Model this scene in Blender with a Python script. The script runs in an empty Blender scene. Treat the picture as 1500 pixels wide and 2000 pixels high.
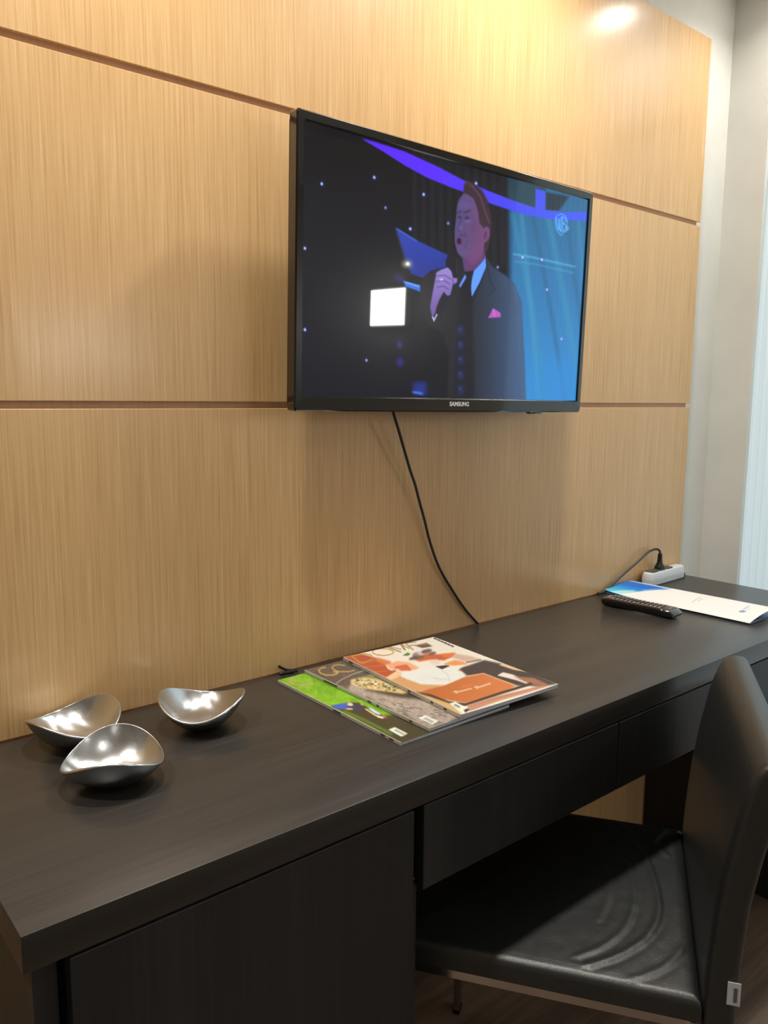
import bpy, bmesh, math, random
import numpy as np
from mathutils import Vector, Matrix, Euler

random.seed(4); rng = np.random.default_rng(4)
sc = bpy.context.scene
COL = sc.collection
PI = math.pi
V = Vector

# ------------------------------------------------------------------ camera
cam_d = bpy.data.cameras.new('camera'); cam = bpy.data.objects.new('camera', cam_d); COL.objects.link(cam)
cr = V((0.76719, -0.64137, 0.00838)); cu = V((0.08296, 0.11217, 0.99022)); cf = V((0.63603, 0.75899, -0.13927))
mw = Matrix(((cr.x, cu.x, -cf.x, 0.0), (cr.y, cu.y, -cf.y, -1.1539), (cr.z, cu.z, -cf.z, 1.2237), (0, 0, 0, 1)))
cam.matrix_world = mw
cam_d.sensor_fit = 'VERTICAL'; cam_d.sensor_height = 24.0; cam_d.lens = 24.0*1568.33/2000.0
cam_d.shift_x = -0.00405; cam_d.shift_y = -0.0016
cam_d.clip_start = 0.02; cam_d.clip_end = 50
sc.camera = cam

# ------------------------------------------------------------------ exposure and world
sc.view_settings.view_transform = 'Standard'; sc.view_settings.look = 'None'
sc.view_settings.exposure = 0.14; sc.view_settings.gamma = 1.0; sc.view_settings.use_curve_mapping = False
w = bpy.data.worlds.new('world'); sc.world = w; w.use_nodes = True
w.node_tree.nodes['Background'].inputs[0].default_value = (0.75, 0.85, 1.0, 1)
w.node_tree.nodes['Background'].inputs[1].default_value = 0.5

# light settings (used by the builders below)
DOWN_W = 6.2            # downlights along the panelled wall
MID_W = 1.2             # unseen downlights added as fill in the rest of the room
DOWN_COL = (1.0, 0.95, 0.87)
WINDOW_E = 0.42           # radiance of the daylit curtain on the right wall
WINDOW_COL = (0.72, 0.93, 1.0)
BACKWIN_E = 10.0          # radiance of the window in the wall behind the camera
SCONCE_E = 26.0
ROOM_L, ROOM_R, ROOM_F, ROOM_B, CEIL = -1.6, 2.167, 0.019, -3.6, 2.30

# ------------------------------------------------------------------ materials
def s2l(c):
    return tuple((x/12.92 if x <= 0.04045 else ((x+0.055)/1.055)**2.4) for x in [k/255.0 for k in c])

class NT:
    def __init__(s, name):
        s.m = bpy.data.materials.new(name); s.m.use_nodes = True; s.t = s.m.node_tree
        s.b = s.t.nodes['Principled BSDF']
    def n(s, kind, **kw):
        x = s.t.nodes.new(kind)
        for k, v in kw.items(): setattr(x, k, v)
        return x
    def l(s, a, b): s.t.links.new(a, b)
    def set(s, **kw):
        for k, v in kw.items():
            i = s.b.inputs[k.replace('_', ' ')]
            i.default_value = (*v, 1) if isinstance(v, tuple) and len(v) == 3 else v
        return s

def plain(name, rgb, rough=0.5, metal=0.0, bump=0.0, bscale=300, **kw):
    n = NT(name); c = s2l(rgb); n.set(Roughness=rough, Metallic=metal)
    for k, v in kw.items(): n.b.inputs[k.replace('_', ' ')].default_value = v
    tc = n.n('ShaderNodeTexCoord'); nz = n.n('ShaderNodeTexNoise'); nz.inputs['Scale'].default_value = 9
    n.l(tc.outputs['Object'], nz.inputs['Vector'])
    rp = n.n('ShaderNodeMix', data_type='RGBA'); rp.inputs[6].default_value = (*[k*0.93 for k in c], 1); rp.inputs[7].default_value = (*[min(1, k*1.07) for k in c], 1)
    n.l(nz.outputs['Fac'], rp.inputs[0]); n.l(rp.outputs[2], n.b.inputs['Base Color'])
    if bump:
        n2 = n.n('ShaderNodeTexNoise'); n2.inputs['Scale'].default_value = bscale; n2.inputs['Detail'].default_value = 4
        n.l(tc.outputs['Object'], n2.inputs['Vector'])
        bp = n.n('ShaderNodeBump'); bp.inputs['Strength'].default_value = bump; bp.inputs['Distance'].default_value = 0.001
        n.l(n2.outputs['Fac'], bp.inputs['Height']); n.l(bp.outputs[0], n.b.inputs['Normal'])
    return n.m

def grain(name, stops, scale, rough, coat=0.0, coat_rough=0.2, broad=0.35, bump=0.1, spec=0.5, rough_var=0.0):
    """wood grain: fine streaks along the axis whose scale is small"""
    n = NT(name); n.set(Roughness=rough); n.b.inputs['Coat Weight'].default_value = coat; n.b.inputs['Coat Roughness'].default_value = coat_rough
    n.b.inputs['Specular IOR Level'].default_value = spec
    tc = n.n('ShaderNodeTexCoord'); mp = n.n('ShaderNodeMapping'); mp.inputs['Scale'].default_value = scale
    n.l(tc.outputs['Object'], mp.inputs['Vector'])
    a = n.n('ShaderNodeTexNoise'); a.inputs['Scale'].default_value = 1; a.inputs['Detail'].default_value = 5; a.inputs['Roughness'].default_value = 0.65
    n.l(mp.outputs[0], a.inputs['Vector'])
    mp2 = n.n('ShaderNodeMapping'); mp2.inputs['Scale'].default_value = tuple(k*0.09 for k in scale)
    n.l(tc.outputs['Object'], mp2.inputs['Vector'])
    b = n.n('ShaderNodeTexNoise'); b.inputs['Scale'].default_value = 1; b.inputs['Detail'].default_value = 3; b.inputs['Distortion'].default_value = 0.6
    n.l(mp2.outputs[0], b.inputs['Vector'])
    mx = n.n('ShaderNodeMix', data_type='FLOAT'); mx.inputs[0].default_value = broad
    n.l(a.outputs['Fac'], mx.inputs[2]); n.l(b.outputs['Fac'], mx.inputs[3])
    cr_ = n.n('ShaderNodeValToRGB'); e = cr_.color_ramp.elements
    e[0].position = stops[0][0]; e[0].color = (*s2l(stops[0][1]), 1); e[1].position = stops[-1][0]; e[1].color = (*s2l(stops[-1][1]), 1)
    for p_, c_ in stops[1:-1]:
        q = e.new(p_); q.color = (*s2l(c_), 1)
    n.l(mx.outputs[0], cr_.inputs[0]); n.l(cr_.outputs[0], n.b.inputs['Base Color'])
    bp = n.n('ShaderNodeBump'); bp.inputs['Strength'].default_value = bump; bp.inputs['Distance'].default_value = 0.0006
    n.l(a.outputs['Fac'], bp.inputs['Height']); n.l(bp.outputs[0], n.b.inputs['Normal'])
    return n.m

def emit(name, rgb_lin, strength, noise=0.0):
    n = NT(name); n.set(Base_Color=(0.8, 0.8, 0.8)) if False else None
    n.b.inputs['Base Color'].default_value = (0.45, 0.47, 0.48, 1)
    n.b.inputs['Emission Color'].default_value = (*rgb_lin, 1); n.b.inputs['Emission Strength'].default_value = strength
    return n.m

def attr_mat(name, emission=0.0, rough=0.3, coat=0.0, coat_rough=0.05):
    n = NT(name); at = n.n('ShaderNodeAttribute'); at.attribute_name = 'picture'
    n.set(Roughness=rough); n.b.inputs['Coat Weight'].default_value = coat; n.b.inputs['Coat Roughness'].default_value = coat_rough
    if emission:
        n.b.inputs['Base Color'].default_value = (0.004, 0.004, 0.005, 1)
        n.l(at.outputs['Color'], n.b.inputs['Emission Color']); n.b.inputs['Emission Strength'].default_value = emission
    else:
        n.l(at.outputs['Color'], n.b.inputs['Base Color'])
    return n.m

M = {}
M['oak'] = grain('oak_veneer', [(0.26, (192, 149, 96)), (0.47, (218, 176, 121)), (0.60, (226, 187, 134)), (0.76, (244, 212, 164))], (280, 280, 5.0), 0.42, 0.55, 0.19, 0.14, 0.12)
M['groove'] = grain('groove_backing', [(0.3, (196, 156, 124)), (0.7, (214, 174, 142))], (200, 200, 3), 0.6)
M['dark_h'] = grain('dark_laminate_lengthwise', [(0.28, (45, 43, 41)), (0.5, (55, 52, 49)), (0.74, (68, 64, 61))], (3.0, 190, 190), 0.31, 0.0, 0.2, 0.45, 0.12, 0.55)
M['dark_v'] = grain('dark_laminate_upright', [(0.30, (38, 38, 39)), (0.5, (45, 45, 46)), (0.72, (57, 57, 58))], (190, 190, 3.0), 0.45, 0.0, 0.2, 0.45, 0.12, 0.4)  # same laminate toned darker, shade on the fronts put into its colour
M['dark_in'] = plain('dark_carcass', (20, 20, 22), 0.7)
M['wall'] = plain('white_wall_paint', (226, 226, 220), 0.65, bump=0.05, bscale=200)
M['wall_far'] = plain('taupe_wall_paint', (186, 183, 176), 0.7)
M['ceil'] = plain('ceiling_paint', (235, 234, 228), 0.8)
M['floor'] = grain('dark_floor_planks', [(0.28, (76, 63, 54)), (0.5, (108, 92, 79)), (0.72, (146, 126, 108))], (3.5, 60, 60), 0.42, 0, 0.2, 0.55, 0.2)
M['black_gloss'] = plain('black_gloss_plastic', (9, 9, 11), 0.14, **{'Coat_Weight': 1.0, 'Coat_Roughness': 0.05})
M['black_matt'] = plain('black_matt_plastic', (14, 14, 15), 0.45)
M['black_cable'] = plain('black_cable_rubber', (10, 9, 10), 0.45)
M['grey_cable'] = plain('grey_brown_cable', (58, 50, 48), 0.4)
M['leather'] = plain('black_leather', (33, 35, 35), 0.38, bump=0.35, bscale=420, **{'Specular_IOR_Level': 0.75, 'Coat_Weight': 0.25, 'Coat_Roughness': 0.42})
M['chrome'] = plain('chrome', (205, 200, 195), 0.16, 1.0)
M['label'] = plain('woven_label', (205, 207, 212), 0.7)
M['label_ink'] = plain('label_ink', (95, 98, 108), 0.7)
M['silver'] = plain('silver_print', (225, 228, 232), 0.35)
M['white_pl'] = plain('white_plastic', (218, 222, 226), 0.35)
M['grey_pl'] = plain('grey_socket_plastic', (84, 86, 84), 0.45)
M['paper'] = plain('paper_edges', (206, 214, 222), 0.75)
M['spine'] = plain('spine_paper', (190, 184, 170), 0.4)
M['spine_ink'] = plain('spine_ink', (60, 58, 52), 0.5)
M['button'] = plain('grey_rubber_buttons', (120, 120, 122), 0.55)
M['button_dark'] = plain('dark_rubber_buttons', (34, 34, 36), 0.5)
M['button_red'] = plain('red_rubber_button', (190, 60, 50), 0.5)
M['mark'] = plain('white_print', (220, 220, 220), 0.5)
M['blue_in'] = plain('blue_leaflet_inside', (88, 140, 205), 0.45)
M['lamp_glass'] = emit('lamp_diffuser', DOWN_COL, 40.0)
M['sconce'] = emit('sconce_diffuser', (1.0, 0.97, 0.88), SCONCE_E)
M['curtain'] = emit('daylit_curtain', WINDOW_COL, WINDOW_E)
M['sky_pane'] = emit('daylit_pane', (0.95, 0.97, 1.0), BACKWIN_E)
M['screen'] = attr_mat('tv_screen_picture', 1.0, 0.02, 0.30, 0.26)
M['print'] = attr_mat('printed_cover', 0.0, 0.28, 0.25, 0.12)
M['leaflet'] = attr_mat('printed_leaflet', 0.0, 0.45)

def alu(name, base, rough, swirl):
    n = NT(name); n.set(Metallic=1.0, Roughness=rough); n.b.inputs['Base Color'].default_value = (*s2l(base), 1)
    tc = n.n('ShaderNodeTexCoord'); nz = n.n('ShaderNodeTexNoise'); nz.inputs['Scale'].default_value = 45; nz.inputs['Detail'].default_value = 5
    n.l(tc.outputs['Object'], nz.inputs['Vector'])
    mr = n.n('ShaderNodeMapRange'); mr.inputs['To Min'].default_value = rough-0.06; mr.inputs['To Max'].default_value = rough+0.10
    n.l(nz.outputs['Fac'], mr.inputs['Value']); n.l(mr.outputs[0], n.b.inputs['Roughness'])
    bp = n.n('ShaderNodeBump'); bp.inputs['Strength'].default_value = swirl; bp.inputs['Distance'].default_value = 0.002
    n.l(nz.outputs['Fac'], bp.inputs['Height']); n.l(bp.outputs[0], n.b.inputs['Normal'])
    return n.m
M['alu_in'] = alu('polished_aluminium', (218, 222, 226), 0.22, 0.22)
M['alu_out'] = alu('darker_aluminium', (160, 165, 168), 0.30, 0.12)  # same metal in a darker tone for the bowl outsides

# ------------------------------------------------------------------ object helpers
def link(name, me, mat=None, parent=None, loc=None):
    o = bpy.data.objects.new(name, me); COL.objects.link(o)
    if mat is not None:
        for m in (mat if isinstance(mat, (list, tuple)) else [mat]): me.materials.append(m)
    if parent: o.parent = parent
    if loc: o.location = loc
    return o
def smooth(me, ang=35):
    for p in me.polygons: p.use_smooth = True
    try: me.set_sharp_from_angle(angle=math.radians(ang))
    except Exception: pass
def from_bm(name, bm, mat, parent=None, sm=True, ang=35, loc=None):
    bmesh.ops.recalc_face_normals(bm, faces=bm.faces)
    me = bpy.data.meshes.new(name); bm.to_mesh(me); bm.free()
    if sm: smooth(me, ang)
    return link(name, me, mat, parent, loc)
def thing(name, label, cat, loc=(0, 0, 0), rotz=0, group=None):
    o = bpy.data.objects.new(name, None); COL.objects.link(o); o.location = loc; o.rotation_euler = (0, 0, rotz)
    o.empty_display_size = 0.05; return tag(o, label, cat, group)
def tag(o, label, cat, group=None):
    o['label'] = label; o['category'] = cat
    if group: o['group'] = group
    return o
def struct(o): o['kind'] = 'structure'; return o
def add_box(bm, a, b, bev=0.0, seg=2):
    a = V(a); b = V(b); r = bmesh.ops.create_cube(bm, size=1.0)
    vs = r['verts']; c = (a+b)/2; d = b-a
    for v in vs: v.co = V((v.co.x*d.x, v.co.y*d.y, v.co.z*d.z))+c
    if bev:
        es = list({e for v in vs for e in v.link_edges})
        bmesh.ops.bevel(bm, geom=es, offset=bev, segments=seg, profile=0.5, affect='EDGES')
def box(name, a, b, mat, parent=None, bev=0.0, seg=2):
    bm = bmesh.new(); add_box(bm, a, b, bev, seg); return from_bm(name, bm, mat, parent)
def prism(bm, pts, z0, z1, axis='z'):
    """extrude a 2-D outline"""
    def P(p, z): return {'z': (p[0], p[1], z), 'y': (p[0], z, p[1]), 'x': (z, p[0], p[1])}[axis]
    lo = [bm.verts.new(P(p, z0)) for p in pts]; hi = [bm.verts.new(P(p, z1)) for p in pts]
    bm.faces.new(lo[::-1]); bm.faces.new(hi); n = len(pts)
    for i in range(n): bm.faces.new((lo[i], lo[(i+1) % n], hi[(i+1) % n], hi[i]))
def rrect(w_, d_, r, seg=6):
    out = []
    for cx, cy, a0 in ((w_/2-r, d_/2-r, 0), (-w_/2+r, d_/2-r, 90), (-w_/2+r, -d_/2+r, 180), (w_/2-r, -d_/2+r, 270)):
        for k in range(seg+1):
            a = math.radians(a0+90*k/seg); out.append((cx+r*math.cos(a), cy+r*math.sin(a)))
    return out
def tube(bm, pts, r, seg=12, cap=True, flat=1.0):
    pts = [V(p) for p in pts]; rings = []; n0 = None
    rr = r if isinstance(r, (list, tuple)) else [r]*len(pts)
    for i, p in enumerate(pts):
        t = (pts[min(i+1, len(pts)-1)]-pts[max(i-1, 0)]).normalized()
        if n0 is None:
            up = V((0, 0, 1)) if abs(t.z) < 0.9 else V((1, 0, 0)); n0 = (up-t*up.dot(t)).normalized()
        else: n0 = (n0-t*n0.dot(t)).normalized()
        b = t.cross(n0)
        rings.append([bm.verts.new(p+(n0*math.cos(2*PI*k/seg)*flat+b*math.sin(2*PI*k/seg))*rr[i]) for k in range(seg)])
    for a, c in zip(rings, rings[1:]):
        for k in range(seg): bm.faces.new((a[k], a[(k+1) % seg], c[(k+1) % seg], c[k]))
    if cap: bm.faces.new(rings[0][::-1]); bm.faces.new(rings[-1])
def spline(pts, n=8):
    pts = [V(p) for p in pts]; q = [pts[0]*2-pts[1]]+pts+[pts[-1]*2-pts[-2]]; out = []
    for i in range(1, len(q)-2):
        for k in range(n):
            t = k/n; a, b, c, d = q[i-1:i+3]
            out.append(0.5*((2*b)+(c-a)*t+(2*a-5*b+4*c-d)*t*t+(3*b-a-3*c+d)*t**3))
    out.append(pts[-1]); return out
def grid_mesh(name, P, closed_u=False):
    """P: array (ny,nx,3)"""
    ny, nx = P.shape[:2]; me = bpy.data.meshes.new(name)
    idx = np.arange(ny*nx).reshape(ny, nx)
    a = idx[:-1, :-1].ravel(); b = idx[:-1, 1:].ravel(); c = idx[1:, 1:].ravel(); d = idx[1:, :-1].ravel()
    F = np.stack([a, b, c, d], 1)
    me.vertices.add(ny*nx); me.vertices.foreach_set('co', P.reshape(-1).astype(np.float32))
    me.loops.add(F.size); me.loops.foreach_set('vertex_index', F.ravel().astype(np.int32))
    me.polygons.add(len(F)); me.polygons.foreach_set('loop_start', (np.arange(len(F))*4).astype(np.int32))
    me.polygons.foreach_set('loop_total', np.full(len(F), 4, np.int32)); me.update(calc_edges=True); me.validate()
    for p in me.polygons: p.use_smooth = True
    return me
def set_picture(me, rgb):
    at = me.color_attributes.new('picture', 'FLOAT_COLOR', 'POINT')
    c = rgb.reshape(-1, 3)/255.0; lin = np.where(c <= 0.04045, c/12.92, ((np.maximum(c, 0)+0.055)/1.055)**2.4)
    at.data.foreach_set('color', np.concatenate([lin, np.ones((len(lin), 1))], 1).astype(np.float32).ravel())

# ------------------------------------------------------------------ drawing flat pictures (tv programme, printed covers)
class Canvas:
    def __init__(s, x0, y0, x1, y1, sc_, bg):
        s.x0, s.y0, s.sc = x0, y0, sc_; s.w = int((x1-x0)*sc_)+1; s.h = int((y1-y0)*sc_)+1
        s.a = np.zeros((s.h, s.w, 3)); s.a[:] = bg
        s.X, s.Y = np.meshgrid(x0+np.arange(s.w)/sc_, y0+np.arange(s.h)/sc_)
    @staticmethod
    def _blur(m, r):
        r = int(round(r))
        if r < 1: return m
        for ax in (0, 1):
            for _ in range(2):
                k = np.cumsum(np.concatenate([np.zeros_like(np.take(m, [0], ax)), np.pad(m, [(r, r) if i == ax else (0, 0) for i in range(2)], mode='edge')], ax), ax)
                n = m.shape[ax]; m = (np.take(k, range(2*r+1, 2*r+1+n), ax)-np.take(k, range(0, n), ax))/(2*r+1)
        return m
    def win(s, xa, ya, xb, yb, pad):
        i0 = max(0, int((ya-pad-s.y0)*s.sc)); i1 = min(s.h, int((yb+pad-s.y0)*s.sc)+2)
        j0 = max(0, int((xa-pad-s.x0)*s.sc)); j1 = min(s.w, int((xb+pad-s.x0)*s.sc)+2)
        return (slice(i0, i1), slice(j0, j1)) if i1 > i0+1 and j1 > j0+1 else None
    def comp(s, w_, m, col, blur, al):
        m = s._blur(m, blur*s.sc)*al; X, Y = s.X[w_], s.Y[w_]
        c = col(X, Y) if callable(col) else np.array(col, float)
        if isinstance(c, np.ndarray) and c.shape[:2] == s.a.shape[:2]: c = c[w_]
        s.a[w_] = s.a[w_]*(1-m[..., None])+c*m[..., None]
    def poly(s, pts, col, blur=0.5, al=1.0):
        xs = [p[0] for p in pts]; ys = [p[1] for p in pts]; w_ = s.win(min(xs), min(ys), max(xs), max(ys), 4*blur+2)
        if w_ is None or al == 0: return
        X, Y = s.X[w_], s.Y[w_]; m = np.zeros(X.shape, bool); n = len(pts)
        for i in range(n):
            (xa, ya), (xb, yb) = pts[i], pts[(i+1) % n]
            if ya == yb: continue
            m ^= ((Y >= min(ya, yb)) & (Y < max(ya, yb)) & (X < xa+(Y-ya)*(xb-xa)/(yb-ya)))
        s.comp(w_, m.astype(float), col, blur, al)
    def ell(s, cx, cy, rx, ry, col, blur=0.5, al=1.0, rot=0):
        r = max(rx, ry); w_ = s.win(cx-r, cy-r, cx+r, cy+r, 4*blur+2)
        if w_ is None: return
        c, q = math.cos(math.radians(rot)), math.sin(math.radians(rot)); dx = s.X[w_]-cx; dy = s.Y[w_]-cy
        u = (dx*c+dy*q)/rx; v = (-dx*q+dy*c)/ry; s.comp(w_, (u*u+v*v <= 1).astype(float), col, blur, al)
    def line(s, pts, wd, col, blur=0.4, al=1.0):
        xs = [p[0] for p in pts]; ys = [p[1] for p in pts]; w_ = s.win(min(xs), min(ys), max(xs), max(ys), wd+4*blur+2)
        if w_ is None: return
        X, Y = s.X[w_], s.Y[w_]; d = np.full(X.shape, 1e9)
        for (xa, ya), (xb, yb) in zip(pts, pts[1:]):
            L = (xb-xa)**2+(yb-ya)**2+1e-9; t = np.clip(((X-xa)*(xb-xa)+(Y-ya)*(yb-ya))/L, 0, 1)
            d = np.minimum(d, np.hypot(X-xa-t*(xb-xa), Y-ya-t*(yb-ya)))
        s.comp(w_, np.clip((wd/2-d)*s.sc+0.5, 0, 1), col, blur, al)
    def sample(s, x, y):
        u = np.clip((x-s.x0)*s.sc, 0, s.w-1.001); v = np.clip((y-s.y0)*s.sc, 0, s.h-1.001)
        i = u.astype(int); j = v.astype(int); fu = (u-i)[..., None]; fv = (v-j)[..., None]
        return (s.a[j, i]*(1-fu)+s.a[j, i+1]*fu)*(1-fv)+(s.a[j+1, i]*(1-fu)+s.a[j+1, i+1]*fu)*fv
def homog(c):
    """unit square (s,t) -> quadrilateral c = [(0,0),(1,0),(1,1),(0,1)]"""
    A = []; B = []
    for (u, v), (x, y) in zip([(0, 0), (1, 0), (1, 1), (0, 1)], c):
        A += [[u, v, 1, 0, 0, 0, -u*x, -v*x], [0, 0, 0, u, v, 1, -u*y, -v*y]]; B += [x, y]
    h = np.append(np.linalg.solve(np.array(A, float), np.array(B, float)), 1).reshape(3, 3)
    def f(S, T):
        d = h[2, 0]*S+h[2, 1]*T+1; return (h[0, 0]*S+h[0, 1]*T+h[0, 2])/d, (h[1, 0]*S+h[1, 1]*T+h[1, 2])/d
    return f
def smoothnoise(h, w_, cell, seed):
    r = np.random.default_rng(seed); g = r.random((h//cell+3, w_//cell+3))
    y, x = np.mgrid[0:h, 0:w_]/cell; i = y.astype(int); j = x.astype(int); fy = y-i; fx = x-j; fy = fy*fy*(3-2*fy); fx = fx*fx*(3-2*fx)
    return (g[i, j]*(1-fx)+g[i, j+1]*fx)*(1-fy)+(g[i+1, j]*(1-fx)+g[i+1, j+1]*fx)*fy
def scr(ox, oy, k): return lambda L: [(ox+x/k, oy+y/k) for x, y in L]

# ================================================================== THE ROOM
T = 0.10
struct(box('floor', (ROOM_L-T, ROOM_B-T, -T), (ROOM_R+T, ROOM_F+T, 0), M['floor']))
struct(box('ceiling', (ROOM_L-T, ROOM_B-T, CEIL), (ROOM_R+T, ROOM_F+T, CEIL+T), M['ceil']))
struct(box('wall_back', (ROOM_L, ROOM_F, 0), (ROOM_R, ROOM_F+T, CEIL), M['wall']))
struct(box('wall_left', (ROOM_L-T, ROOM_B-T, 0), (ROOM_L, ROOM_F+T, CEIL), M['wall_far']))
WY0, WY1, WZ0, WZ1 = -0.98, -0.093, 0.35, 2.02           # opening in the right wall
bm = bmesh.new()
add_box(bm, (ROOM_R, WY1, 0), (ROOM_R+T, ROOM_F+T, CEIL)); add_box(bm, (ROOM_R, ROOM_B-T, 0), (ROOM_R+T, WY0, CEIL))
add_box(bm, (ROOM_R, WY0, 0), (ROOM_R+T, WY1, WZ0)); add_box(bm, (ROOM_R, WY0, WZ1), (ROOM_R+T, WY1, CEIL))
struct(from_bm('wall_right', bm, M['wall'], sm=False))
# window: daylit sheer blind hanging flush in the opening, slim frame round it
n_ = 44
P = np.zeros((2, 4*n_+1, 3))
for i in range(4*n_+1):
    yy = WY0+(WY1-WY0)*i/(4*n_)
    P[:, i, 0] = ROOM_R+0.018+0.006*math.sin(i/4*2*PI); P[:, i, 1] = yy
P[0, :, 2] = WZ0; P[1, :, 2] = WZ1
win = struct(thing('window_1', 'daylit window with sheer pale blue blind in the white right wall', 'window'))
wm = grid_mesh('sheer_blind', P); bl = link('sheer_blind', wm, M['curtain'], win)
bm = bmesh.new()
add_box(bm, (ROOM_R+0.06, WY0, WZ0), (ROOM_R+0.09, WY0+0.03, WZ1)); add_box(bm, (ROOM_R+0.06, WY1-0.03, WZ0), (ROOM_R+0.09, WY1, WZ1))
add_box(bm, (ROOM_R+0.06, WY0, WZ0), (ROOM_R+0.09, WY1, WZ0+0.03)); add_box(bm, (ROOM_R+0.06, WY0, WZ1-0.03), (ROOM_R+0.09, WY1, WZ1))
from_bm('window_frame', bm, M['white_pl'], win, sm=False)
# wall behind the camera with its window
BX0, BX1, BZ0, BZ1 = 1.33, 1.97, 1.37, 1.64
bm = bmesh.new()
add_box(bm, (ROOM_L, ROOM_B-T, 0), (BX0, ROOM_B, CEIL)); add_box(bm, (BX1, ROOM_B-T, 0), (ROOM_R, ROOM_B, CEIL))
add_box(bm, (BX0, ROOM_B-T, 0), (BX1, ROOM_B, BZ0)); add_box(bm, (BX0, ROOM_B-T, BZ1), (BX1, ROOM_B, CEIL))
struct(from_bm('wall_front', bm, M['wall_far'], sm=False))
w2 = struct(thing('window_2', 'bright window in the wall behind the camera', 'window'))
box('window_pane', (BX0, ROOM_B-0.06, BZ0), (BX1, ROOM_B-0.05, BZ1), M['sky_pane'], w2)
box('window_frame', ((BX0+BX1)/2-0.015, ROOM_B-0.05, BZ0), ((BX0+BX1)/2+0.015, ROOM_B-0.02, BZ1), M['white_pl'], w2)

# oak panels mounted in front of the wall, separated by shadow gaps
PX0, PX1 = ROOM_L+0.002, 2.0252
struct(box('trim_1', (PX0, 0.0052, 0.02), (PX1-0.012, ROOM_F, 2.12), M['groove']))
for k, (z0, z1) in enumerate(((1.6835, 2.131), (1.2149, 1.6728), (0.7463, 1.2043), (0.2790, 0.7355), (0.02, 0.2683))):
    struct(box('trim_%d' % (k+2), (PX0, -0.0, z0), (PX1, 0.0056, z1), M['oak'], bev=0.0008, seg=1))
struct(box('baseboard_right', (ROOM_R-0.012, -3.5, 0), (ROOM_R, ROOM_F, 0.07), M['white_pl'], bev=0.003))

# ceiling downlights (above the frame; their light falls on the panels)
def downlight(x, y, wts, label):
    t = thing('ceiling_downlight', label, 'ceiling light', (x, y, CEIL), 0, 'recessed ceiling downlights')
    bm = bmesh.new(); n = 32
    prof = [(0.048, 0.0), (0.058, 0.0), (0.060, -0.003), (0.046, -0.005), (0.044, -0.002)]
    rings = [[bm.verts.new((r*math.cos(2*PI*k/n), r*math.sin(2*PI*k/n), z)) for k in range(n)] for r, z in prof]
    for a, b in zip(rings, rings[1:]+rings[:1]):
        for k in range(n): bm.faces.new((a[k], a[(k+1) % n], b[(k+1) % n], b[k]))
    from_bm('trim_ring', bm, M['white_pl'], t)
    bm = bmesh.new(); bmesh.ops.create_circle(bm, cap_ends=True, radius=0.044, segments=32)
    for v in bm.verts: v.co.z = -0.0015
    from_bm('diffuser', bm, M['lamp_glass'], t, sm=False)
    ld = bpy.data.lights.new('bulb', 'AREA'); ld.shape = 'DISK'; ld.size = 0.08; ld.energy = wts; ld.color = DOWN_COL; ld.spread = math.radians(140)
    lo = bpy.data.objects.new('bulb', ld); COL.objects.link(lo); lo.parent = t; lo.location = (0, 0, -0.008)
for x, wt, lb in ((-0.38, 0.9, 'leftmost of the row of downlights over the panelled wall'), (0.43, 0.82, 'downlight over the metal bowls on the desk'),
              (1.24, 1.02, 'downlight over the television'), (2.05, 0.38, 'downlight over the power strip corner')):
    downlight(x, -0.31, DOWN_W*wt, 'recessed round '+lb)
for x, y, lb in ((0.4, -1.7, 'fill downlight added in the middle of the room'), (-0.7, -2.7, 'fill downlight added in the far left of the room behind'), (1.5, -2.6, 'fill downlight added in the far right of the room behind')):
    downlight(x, y, MID_W, 'recessed round '+lb)  # unseen fill lamps added to brighten the room
# square lamp on the right wall, mirrored in the television
t = thing('wall_lamp', 'small square bright lamp on the right wall, seen mirrored in the television', 'wall lamp', (ROOM_R, -1.610, 1.522))
box('lamp_body', (-0.03, -0.112, -0.078), (0, 0.112, 0.078), M['white_pl'], t, 0.003)
box('lamp_diffuser', (-0.036, -0.105, -0.071), (-0.03, 0.105, 0.071), M['sconce'], t)

# ================================================================== THE DESK
DX0, DX1, DY0, DZ, DB = 0.1718, 2.026, -0.4453, 0.7457, 0.708
desk = thing('desk', 'long dark brown wood-grain desk with door and drawers along the oak panels', 'desk', (1.1, -0.22, 0))
def dpart(name, a, b, m, bev=0.0008, seg=1, parent=desk):
    off = V((1.1, -0.22, 0)); return box(name, V(a)-off, V(b)-off, m, parent, bev, seg)
dpart('desktop', (DX0, DY0, DB), (DX1, -0.006, DZ), M['dark_h'], 0.0012, 2)
dpart('side_panel', (0.184, -0.426, 0), (0.2070, -0.008, DB), M['dark_v'])
dpart('side_panel', (1.905, -0.426, 0), (2.012, -0.008, DB), M['dark_v'])
# inner pedestal side, notched at the drawer
bm = bmesh.new()
prism(bm, [(-0.426, 0.0), (-0.008, 0.0), (-0.008, DB), (-0.395, DB), (-0.395, 0.590), (-0.426, 0.590)], 0.637, 0.6640, 'x')
for v in bm.verts: v.co -= V((1.1, -0.22, 0))
from_bm('side_panel', bm, M['dark_v'], desk, sm=False)
dpart('cabinet_body', (0.2070, -0.402, 0.05), (0.637, -0.008, DB), M['dark_in'])
dr = dpart('door', (0.2133, DY0+0.001, 0.055), (0.6430, -0.4265, 0.7040), M['dark_v'])
def drawer(x0, x1):
    o = V((1.1, -0.22, 0)); bm = bmesh.new(); add_box(bm, V((x0, DY0+0.001, 0.588))-o, V((x1, -0.4265, 0.7045))-o, 0.0008, 1)
    f = from_bm('drawer', bm, M['dark_v'], desk)
    b = box('drawer_box', V((x0+0.012, -0.4265, 0.6))-o, V((x1-0.012, -0.06, 0.7))-o, M['dark_in'], f)
drawer(0.6597, 1.0866); drawer(1.0897, 1.5165); drawer(1.5250, 1.9520)
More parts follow.
